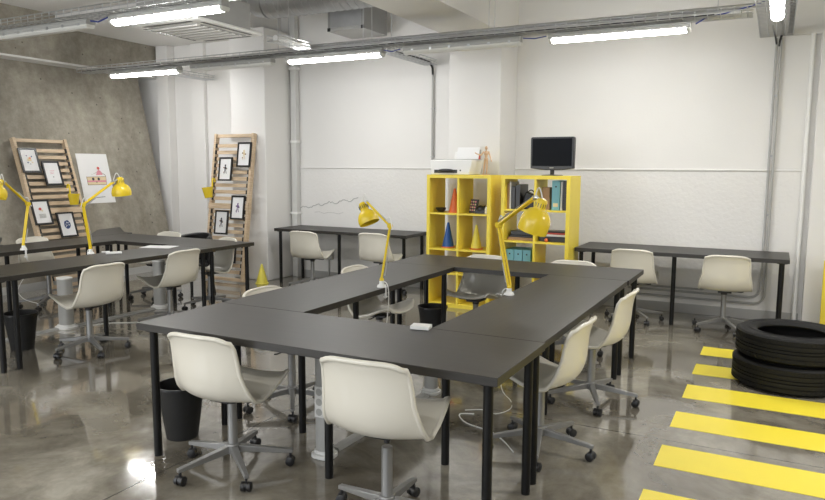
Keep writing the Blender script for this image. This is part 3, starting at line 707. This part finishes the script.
# frame 1: leans on the concrete wall (x axis = +Y world)
up1 = (Vector((-8.615, 0, 1.90)) - Vector((-8.00, 0, .02))).normalized()
t1, m1 = slat_frame('wooden slatted frame leaning on the concrete wall, four framed pictures on it', (-7.98, 5.455, .018), (.0, 1, 0), up1, .755, 1.985, 20)
g1 = 'framed pictures on the slatted frame by the concrete wall'
def onb(mt, Y, Z, axis):   # world Y/X and Z of a point on a board -> local coordinates
    return Y, Z
def loc1(y, z): return (y-5.455, (z-.018)/up1.z)
for lab, y0, y1, z0, z1, k in (('framed drawing of scattered coloured shapes, upper left on the concrete-wall frame', 5.47, 5.73, 1.455, 1.765, 0),
                               ('framed page with faint pink writing, upper right on the concrete-wall frame', 5.74, 6.0, 1.29, 1.60, 1),
                               ('framed page with a red figure above grey lines, lower left on the concrete-wall frame', 5.45, 5.71, .80, 1.11, 2),
                               ('framed dark blue oval print, lower right on the concrete-wall frame', 5.755, 6.01, .62, .94, 3)):
    a = loc1(y0, z0); b = loc1(y1, z1); picture(lab, m1, a[0], a[1], .245, b[1]-a[1], k, g1)
# frame 2: leans on the left pilaster
up2 = (Vector((0, 7.35, 2.0)) - Vector((0, 7.06, .02))).normalized()
X2 = -6.95
t2, m2 = slat_frame('wooden slatted frame leaning on the white wall above the yellow cone', (X2, 7.06, .018), (1, 0, 0), up2, .70, 2.01, 20)
g2 = 'framed pictures on the slatted frame by the white wall'
def loc2(x, z): return (x-X2, (z-.018)/up2.z)
for lab, x0, z0, z1, k in (('framed pale sketch, topmost on the white-wall frame', -6.49, 1.55, 1.88, 4),
                           ('framed dark figure sketch level with the top of the hanging yellow pot', -6.80, 1.36, 1.68, 5),
                           ('framed violet figure sketch below the middle rail on the right', -6.53, .845, 1.165, 6),
                           ('framed brown figure sketch just above the left group table', -6.80, .635, .96, 7),
                           ('lowest framed sketch, seen between table legs above the yellow cone', -6.62, .26, .54, 8)):
    a = loc2(x0, z0); b = loc2(x0, z1); picture(lab, m2, a[0], a[1], .235, b[1]-a[1], k, g2)
def bucket(label, loc, rz, tilt):
    t = thing('hanging_pot', label, 'pot', loc, rz, 'yellow pots hooked on the slatted frames')
    MB().lathe([(.050, 0), (.052, .004), (.072, .135), (.076, .135), (.076, .142), (.068, .142), (.049, .008), (.002, .008)], 24).build('pot', 'yellow', t, rot=(0, tilt, 0))
    MB().tube([(.0, .070, .12), (.0, .074, .17), (.0, .076, .23), (.0, .085, .255), (.0, .105, .26), (.0, .12, .245), (0, .122, .21)], .012, 8).build('hook', 'yellow', t)
bucket('yellow pot hooked on the slatted frame by the concrete wall', (-8.13, 5.96, 1.055), D(90), 0)
bucket('yellow pot hooked on the side rail of the slatted frame by the white wall', (-6.80, 7.02, 1.14), 0, -.15)

# poster on the concrete wall
yax = Vector((-1, 0, -.0)); upw = Vector((-.71, 0, 2.95)).normalized()
mt = Matrix((Vector((0, 1, 0)), upw.cross(Vector((0, 1, 0))).normalized(), upw)).transposed().to_4x4()
mt.translation = Vector((-8.22-.2407*1.04+.006, 6.38, 1.04))
t = thing('poster', 'white poster with a smiling pink cake slice on the concrete wall', 'poster'); t.matrix_world = mt
W, H = .50, .71
B(0, W, 0, .003, 0, H).build('sheet', 'paper', t, smooth=False)
def pf(nm, poly, mat, d): MB().prism(poly, 0, .001, Matrix.Translation((0, -.0005-d, 0)) @ Matrix.Rotation(PI/2, 4, 'X')).build(nm, mat, t, smooth=False)
pf('cake_outline', [(.10, .26), (.41, .26), (.42, .40), (.33, .46), (.10, .38)], 'brownink', 0)
pf('cake_side', [(.106, .266), (.404, .266), (.413, .375), (.106, .372)], 'beigeink', .001)
pf('cake_layer', [(.106, .30), (.407, .30), (.409, .325), (.106, .325)], 'pink', .002)
pf('cake_top', [(.106, .378), (.412, .382), (.41, .397), (.33, .452), (.115, .388)], 'paper', .001)
pf('icing', [(.26, .40), (.37, .405), (.35, .455), (.32, .48), (.285, .455)], 'pink', .002)
pf('cherry', [(.315+.022*math.cos(q*.63), .50+.022*math.sin(q*.63)) for q in range(10)], 'redink', .003)
for x in (.20, .29): pf('eye', [(x+.020*math.cos(q*.63), .345+.022*math.sin(q*.63)) for q in range(10)], 'ink', .003)
pf('mouth', [(.235, .305), (.262, .305), (.249, .290)], 'ink', .003)
pf('caption', [(.18, .075), (.34, .083), (.34, .09), (.18, .082)], 'ink', .001)

# ------------------------------------------------------------------ things on tables
tag(B(-.16, .16, -.11, .11, 0, .0015).build('paper_sheet', 'paper', loc=(-5.56, 5.02, .7405), rot=(0, 0, .35)), 'white sheet of paper lying on the left group table', 'paper')
t = thing('white_stapler', 'small white device lying on the left group table right of the lamp clamp', 'device', (-5.45, 4.40, .741), D(55))
B(-.085, .055, -.022, .022, 0, .022).build('device_body', 'whiteplastic', t, bevel=.006)
MB().box(-.12, -.05, -.015, .015, .018, .03).build('device_arm', 'whiteplastic', t, bevel=.004)
# white paper inside the island by seam
tag(B(-.05, .05, -.035, .035, 0, .02).build('card_box', 'whiteplastic', loc=(-1.57, 3.095, .741), rot=(0, 0, .2), bevel=.003), 'small white box at the inner seam of the island front table', 'box')

# ------------------------------------------------------------------ ceiling services
def batten(label, p, L, lit, along='X', group='tube light battens'):
    t = thing('ceiling_light', label, 'ceiling light', p, 0 if along == 'X' else PI/2, group)
    sec = [(-.045, .035), (-.05, .06), (-.035, .085), (.035, .085), (.05, .06), (.045, .035)]
    mr = Matrix(((0,0,1,0),(1,0,0,0),(0,1,0,0),(0,0,0,1)))
    MB().prism(sec, -L/2, L/2, mr).build('housing', 'wallgrey', t, bevel=.004)
    dif = [(-.043, .036), (-.046, .02), (-.03, .002), (0, -.004), (.03, .002), (.046, .02), (.043, .036)]
    MB().prism(dif, -L/2+.035, L/2-.035, mr).build('diffuser', 'lit' if lit else 'unlit', t, bevel=.004)
    for s in (-1, 1): MB().prism([(a*1.05, b) for a, b in dif], s*(L/2-.035), s*L/2, mr).build('end_cap', 'unlit', t, bevel=.006)
    for k in range(6):
        x = -L/2 + L*(k+.5)/6; MB().box(x-.012, x+.012, -.052, -.044, .028, .05).box(x-.012, x+.012, .044, .052, .028, .05).build('clip', 'steel', t)
    return t
AY = 6.55; AZ = 2.735
for xc, L, lit, lab in ((-7.40, 1.27, 1, 'lit tube light above the gap beside the concrete wall edge'),
                        (-5.92, 1.27, 0, 'unlit tube light under the tray, between two lit ones over the white-wall frame'),
                        (-4.43, 1.27, 1, 'lit tube light above the left wall desk'),
                        (-2.90, 1.27, 0, 'unlit tube light under the tray above the cone shelves'),
                        (-1.36, 1.25, 1, 'lit tube light above the right wall desk')):
    batten(lab, (xc, AY, AZ), L, lit)
BY = 4.2; BZ = 2.75
batten('lit tube light in front of the ceiling cassette', (-4.47, BY, BZ), 1.27, 1)
batten('unlit tube light at the upper left corner by the concrete beam', (-6.02, BY, BZ), 1.27, 0)
batten('lit tube light pointing at the viewer at the upper right', (-.075, 5.80, 2.745), 1.27, 1, 'Y')

def tray(label, p0, p1, z, w=.20, h=.06, pitch=.10, r=.0042):
    p0 = Vector((*p0, z)); p1 = Vector((*p1, z)); d = (p1-p0); L = d.length; d.normalize(); n = Vector((-d.y, d.x, 0))
    m = MB()
    offs = [-w/2, -w/4, 0, w/4, w/2]
    for o in offs: m.tube([p0+n*o, p1+n*o], r, 4)
    for o in (-w/2, w/2):
        m.tube([p0+n*o+Vector((0,0,h)), p1+n*o+Vector((0,0,h))], r*1.3, 4)
        m.tube([p0+n*o+Vector((0,0,h/2)), p1+n*o+Vector((0,0,h/2))], r, 4)
    for k in range(int(L/pitch)+1):
        q = p0 + d*pitch*k
        m.tube([q+n*(-w/2)+Vector((0,0,h)), q+n*(-w/2), q+n*(w/2), q+n*(w/2)+Vector((0,0,h))], r, 4)
    return tag(m.build('cable_tray', 'steel', smooth=False), label, 'cable tray', 'wire basket cable trays')
tray('long wire cable tray running along the row of lights near the back wall', (-8.6, AY), (-.26, AY), 2.835)
tray('wire cable tray carrying the lights in front of the ceiling cassette', (-8.4, BY), (-2.2, BY), 2.85)
tray('wire cable tray linking the two light rows beside the cassette', (-4.72, 5.86), (-4.72, AY-.12), 2.86, .16)
tray('wire cable tray at the upper right, running straight to the wall', (-.09, 3.2), (-.09, 7.95), 2.88, .29, .06, .06, .0045)
tray('short wire cable tray reaching the wall above the thin grey conduit', (-3.92, AY+.12), (-3.92, 7.95), 2.835, .16)
tray('short wire cable tray reaching the wall above the white-wall frame', (-7.55, AY+.12), (-7.55, 7.9), 2.835, .18)
# pipes and cables lying in the trays
tag(MB().cyl((-5.0, AY+.02, 2.915), (-.18, AY+.02, 2.915), .019, 12).build('steel_pipe', 'steel'), 'thin steel pipe running on top of the long cable tray', 'pipe')
tag(MB().tube([(-8.55+.2*i, AY+.03+.012*math.sin(i*2.1), 2.862+.006*math.sin(i*1.3)) for i in range(42)], .034, 8).build('cable_bundle', 'foil'), 'silvery wrapped cable bundle in the long cable tray', 'cable bundle')
tag(MB().tube([(-8.55+.2*i, AY-.055+.008*math.sin(i*1.7), 2.848) for i in range(41)], .010, 6).build('cable_bundle', 'blackplastic'), 'black cables lying along the long cable tray', 'cable bundle')
tag(MB().tube([(-4.72+.012*math.sin(i*1.9), 5.9+.10*i, 2.895+.006*math.sin(i)) for i in range(6)], .036, 8).build('cable_bundle', 'foil'), 'silvery wrapped cable bundle in the tray beside the cassette', 'cable bundle')
tag(MB().tube([(-.09+.03*math.sin(i*.9), 3.3+.2*i, 2.905) for i in range(17)], .030, 8).build('cable_bundle', 'foil'), 'silvery wrapped bundle in the upper right cable tray', 'cable bundle')
tag(MB().tube([(.02, 3.3+.2*i, 2.90) for i in range(24)], .010, 6).tube([(.04, 3.3+.2*i, 2.90) for i in range(24)], .010, 6).build('cable_bundle', 'blackplastic'), 'black cables along the right side of the upper right tray', 'cable bundle')
tag(MB().tube([(-.70, AY, 2.80), (-.62, AY, 2.845), (-.45, AY, 2.87), (-.22, AY, 2.92), (-.10, AY-.1, 2.95)], .006, 6).build('blue_cable', 'bluecable'), 'blue cable rising from the light above the right wall desk', 'cable')
tag(MB().tube([(-3.78, AY-.02, 2.80), (-3.68, AY-.03, 2.775), (-3.58, AY-.02, 2.795)], .006, 6).build('blue_cable', 'bluecable'), 'short blue cable between the lights above the left wall desk', 'cable')
tag(MB().tube([(-2.24, AY-.02, 2.80), (-2.12, AY-.03, 2.785), (-2.01, AY-.02, 2.80)], .006, 6).build('blue_cable', 'bluecable'), 'short blue cable between the lights above the monitor', 'cable')
tag(MB().tube([(-5.36, BY-.02, 2.81), (-5.25, BY-.03, 2.79), (-5.14, BY-.02, 2.82)], .007, 6).build('blue_cable', 'bluecable'), 'short blue cable joining the two upper left lights', 'cable')
# hanging rods
for i, (x, y, lab) in enumerate(((-4.05, AY, 'left one of the two close hanging rods beside the beam'), (-3.94, AY, 'right one of the two close hanging rods beside the beam'), (-3.70, AY, 'single thin hanging rod just under the beam edge'),
                (-2.60, AY, 'left one of the two hanging rods crossing the bright beam side'), (-2.54, AY, 'right one of the two hanging rods crossing the bright beam side'),
                (-.53, AY, 'hanging rod near the upper right tray'), (-5.2, AY, 'thin hanging rod right of the ceiling cassette'), (-5.05, AY, 'second thin hanging rod right of the ceiling cassette'))):
    zt = 3.06 if (-3.44 < x < -2.8) else CT
    tag(MB().cyl((x, y, 2.82), (x, y, zt), .004, 6).build('hanging_rod', 'steel'), lab, 'rod', 'threaded rods holding the cable tray')

# ceiling cassette air conditioner
cx0, cx1, cy0, cy1, cz = -5.66, -4.79, 4.86, 5.78, 2.90
t = thing('air_conditioner', 'white ceiling cassette air conditioner with ribbed grille', 'air conditioner', ((cx0+cx1)/2, (cy0+cy1)/2, cz))
a = (cx1-cx0)/2; b = (cy1-cy0)/2
MB().prism([(-a, -b), (a, -b), (a, b), (-a, b)], 0, .035).build('panel', 'whiteplastic', t, bevel=.012)
B(-a+.04, a-.04, -b+.04, b-.14, .035, .30).build('housing', 'dusty', t, bevel=.004)
for x0, x1, y0, y1 in ((-a+.12, a-.12, -b+.035, -b+.075), (-a+.12, a-.12, b-.075, b-.035), (-a+.035, -a+.075, -b+.12, b-.12), (a-.075, a-.035, -b+.12, b-.12)):
    B(x0, x1, y0, y1, -.002, .002).build('air_slot', 'blackplastic', t)
g = B(-a+.12, a-.12, -b+.12, b-.12, -.008, .0).build('grille', 'skirt', t, bevel=.003)
sl = MB()
for k in range(7):
    y = -b+.17 + (2*b-.34)*k/6; sl.box(-a+.14, a-.14, y-.030, y+.012, -.020, -.008)
sl.build('grille_bars', 'ceil', g)
for sx in (-1, 1):
    for sy in (-1, 1): MB().cyl((sx*(a-.06), sy*(b-.16), .25), (sx*(a-.06), sy*(b-.16), (3.56 if sx < -2 else CT)-cz), .005, 6).build('threaded_rod', 'steel', t)

# spiral duct
t = thing('ventilation_duct', 'grey spiral ventilation duct high up between the cassette and the beam', 'duct', (0, 6.9, 0))
mr = Matrix(((0,0,1,0),(1,0,0,0),(0,1,0,0),(0,0,0,1)))
prof = []
for k in range(22):
    z = -5.60 + .1*k
    prof += [(.20, z), (.20, z+.088), (.207, z+.092), (.207, z+.097)]
MB().lathe(prof, 32, Matrix.Translation((0, 0, 3.56)) @ mr).build('duct_body', 'duct', t, angle=50)
MB().tube([(-5.60, 0, 3.56), (-5.72, 0, 3.58), (-5.82, 0, 3.66), (-5.87, 0, 3.78), (-5.88, 0, 4.3)], .20, 24).build('elbow', 'duct', t, angle=50)
# steel ventilation boxes
t = thing('ventilation_box', 'dull steel ventilation box on the wall left of the beam', 'ventilation box', (-4.70, 7.45, 3.20))
B(-.26, .26, -.25, .3, 0, .42).build('casing', 'dusty', t, bevel=.006)
B(-.22, .22, -.254, -.25, .04, .38).build('front_plate', 'duct', t)
for sx in (-1, 1):
    for z in (.02, .40): B(sx*.24-.02, sx*.24+.02, -.257, -.25, z-.02, z+.02).build('corner_bracket', 'blackplastic', t)
# white boxed pipe in the corner, conduits and wall boxes
t = thing('boxed_pipe', 'tall pale boxed pipe rising in the corner behind the left wall desk', 'pipe', (-6.03, 7.93, 0))
B(-.045, .045, -.04, .05, 0, 3.9).build('pipe_casing', 'palepipe', t, bevel=.01)
for z in (.9, 1.9, 2.9): B(-.062, .062, -.047, .05, z, z+.03).build('collar', 'whiteplastic', t)
def conduit(label, pts, r, mat='pipe', clips=()):
    t = thing('wall_conduit', label, 'conduit', (0, 0, 0), 0, 'thin conduits fixed to the back wall')
    MB().tube(pts, r, 10).build('conduit_tube', mat, t)
    for c in clips: B(c[0]-.02, c[0]+.02, 7.955, 7.99, c[1]-.008, c[1]+.008).build('clip', 'steel', t)
conduit('thin grey conduit dropping to the printer from the short tray', [(-3.90, 7.95, 2.84), (-3.90, 7.965, 2.7), (-3.90, 7.965, 1.5), (-3.90, 7.965, .3)], .014, 'skirt', ((-3.90, 2.3), (-3.90, 1.7)))
def elbowpts(x, zt, zb, xe, y=7.955):
    return [(x, y, zt), (x, y, zb+.09), (x-.02, y, zb+.04), (x-.05, y, zb+.012), (x-.10, y, zb), (xe, y, zb)]
conduit('left one of the close grey conduit pair on the wall above the tyres', elbowpts(-.085, 2.86, .235, -1.42), .012, 'skirt', ((-.07, 2.3), (-.07, 1.7), (-.07, 1.1)))
conduit('right one of the close grey conduit pair on the wall above the tyres', elbowpts(-.045, 2.86, .17, -1.42), .012, 'pipe')
conduit('short grey conduit riser behind the chair at the right wall desk', [(-.58, 7.955, .46), (-.58, 7.955, .36), (-.60, 7.955, .30), (-.65, 7.955, .275), (-1.42, 7.955, .275)], .011, 'pipe')
conduit('white conduit beside the right pilaster, jointed at desk height', [(.235, 7.955, 2.88), (.235, 7.955, .0)], .022, 'whiteplastic', ((.235, .72),))
t = thing('wall_outlet', 'grey outlet box on the wall beneath the left wall desk', 'outlet', (-5.50, 7.985, .28))
B(-.07, .07, -.05, 0, 0, .11).build('outlet_box', 'wallgrey', t, bevel=.006)
MB().cyl((.0, -.02, -.27), (.0, -.02, 0), .014, 8).build('outlet_pipe', 'wallgrey', t)
tag(MB().tube([(-3.92, AY+.5, 2.86), (-3.93, 7.2, 2.87), (-3.88, 7.6, 2.86), (-3.90, 7.88, 2.86), (-3.90, 7.95, 2.80), (-3.90, 7.96, 2.72)], .014, 8).build('wall_cable', 'blackplastic'), 'black cables bending down into the thin grey conduit', 'cable')
tag(MB().tube([(-.06, 7.2, 2.90), (-.03, 7.6, 2.92), (-.04, 7.9, 2.90), (-.055, 7.95, 2.84), (-.06, 7.955, 2.78)], .012, 8).tube([(-.12, 7.5, 2.9), (-.10, 7.93, 2.88), (-.085, 7.95, 2.80)], .009, 8).build('wall_cable', 'blackplastic'), 'black cables bending down into the conduit pair at the upper right', 'cable')
# yellow board at the right edge
t = tag(B(.445, .75, 7.60, 7.64, 0, .70).build('yellow_board', 'yellowboard', bevel=.003), 'yellow board edge beside the tyres at the right edge of the photo', 'board')

# ------------------------------------------------------------------ lighting
wd = bpy.data.worlds.new('world'); sc.world = wd; wd.use_nodes = True
bg = wd.node_tree.nodes['Background']; bg.inputs[0].default_value = (.85, .92, 1, 1); bg.inputs[1].default_value = 1.0
def area(name, loc, rot, sx, sy, power, col=(1, 1, 1)):
    l = bpy.data.lights.new(name, 'AREA'); l.shape = 'RECTANGLE'; l.size = sx; l.size_y = sy; l.energy = power; l.color = col
    o = bpy.data.objects.new(name, l); COL.objects.link(o); o.location = loc; o.rotation_euler = rot; return o
for i, xc in enumerate((-6.9, -3.6, -.3)):   # daylight through the three windows behind the viewer
    area('window_daylight', (xc, -2.95, 1.9), (PI/2, 0, 0), 2.5, 2.7, (85, 28, 30)[i], (.93, .96, 1))
for x, y, pw in ((-6.0, .6, 50), (-3.0, .2, 22), (.6, -.2, 22), (2.0, 4.2, 60)):   # unseen tube rows assumed over and behind the viewer, added as bare area lights
    area('assumed_tube_light', (x, y, 2.72), (0, 0, 0), 1.25, .08, pw, (1, .97, .92))

# ------------------------------------------------------------------ camera
H, yaw, pitch, roll, f = 1.559217, 0.482864, 0.118410, 0.0057425, 690.916
F = Vector((-math.sin(yaw)*math.cos(pitch), math.cos(yaw)*math.cos(pitch), -math.sin(pitch)))
R = Vector((math.cos(yaw), math.sin(yaw), 0)); U = R.cross(F)
R2 = R*math.cos(roll) + U*math.sin(roll); U2 = -R*math.sin(roll) + U*math.cos(roll)
cd = bpy.data.cameras.new('camera'); cam = bpy.data.objects.new('camera', cd); COL.objects.link(cam)
mw = Matrix((R2, U2, -F)).transposed().to_4x4(); mw.translation = Vector((0, 0, H)); cam.matrix_world = mw
cd.sensor_width = 36; cd.sensor_fit = 'HORIZONTAL'; cd.lens = f/825*36; cd.clip_start = .05
sc.camera = cam
vs_ = sc.view_settings; vs_.view_transform = 'Standard'; vs_.look = 'None'; vs_.gamma = 1; vs_.use_curve_mapping = False; vs_.exposure = 0.5
try:
    sc.cycles.use_denoising = True; sc.cycles.max_bounces = 10; sc.cycles.diffuse_bounces = 5
except Exception: pass
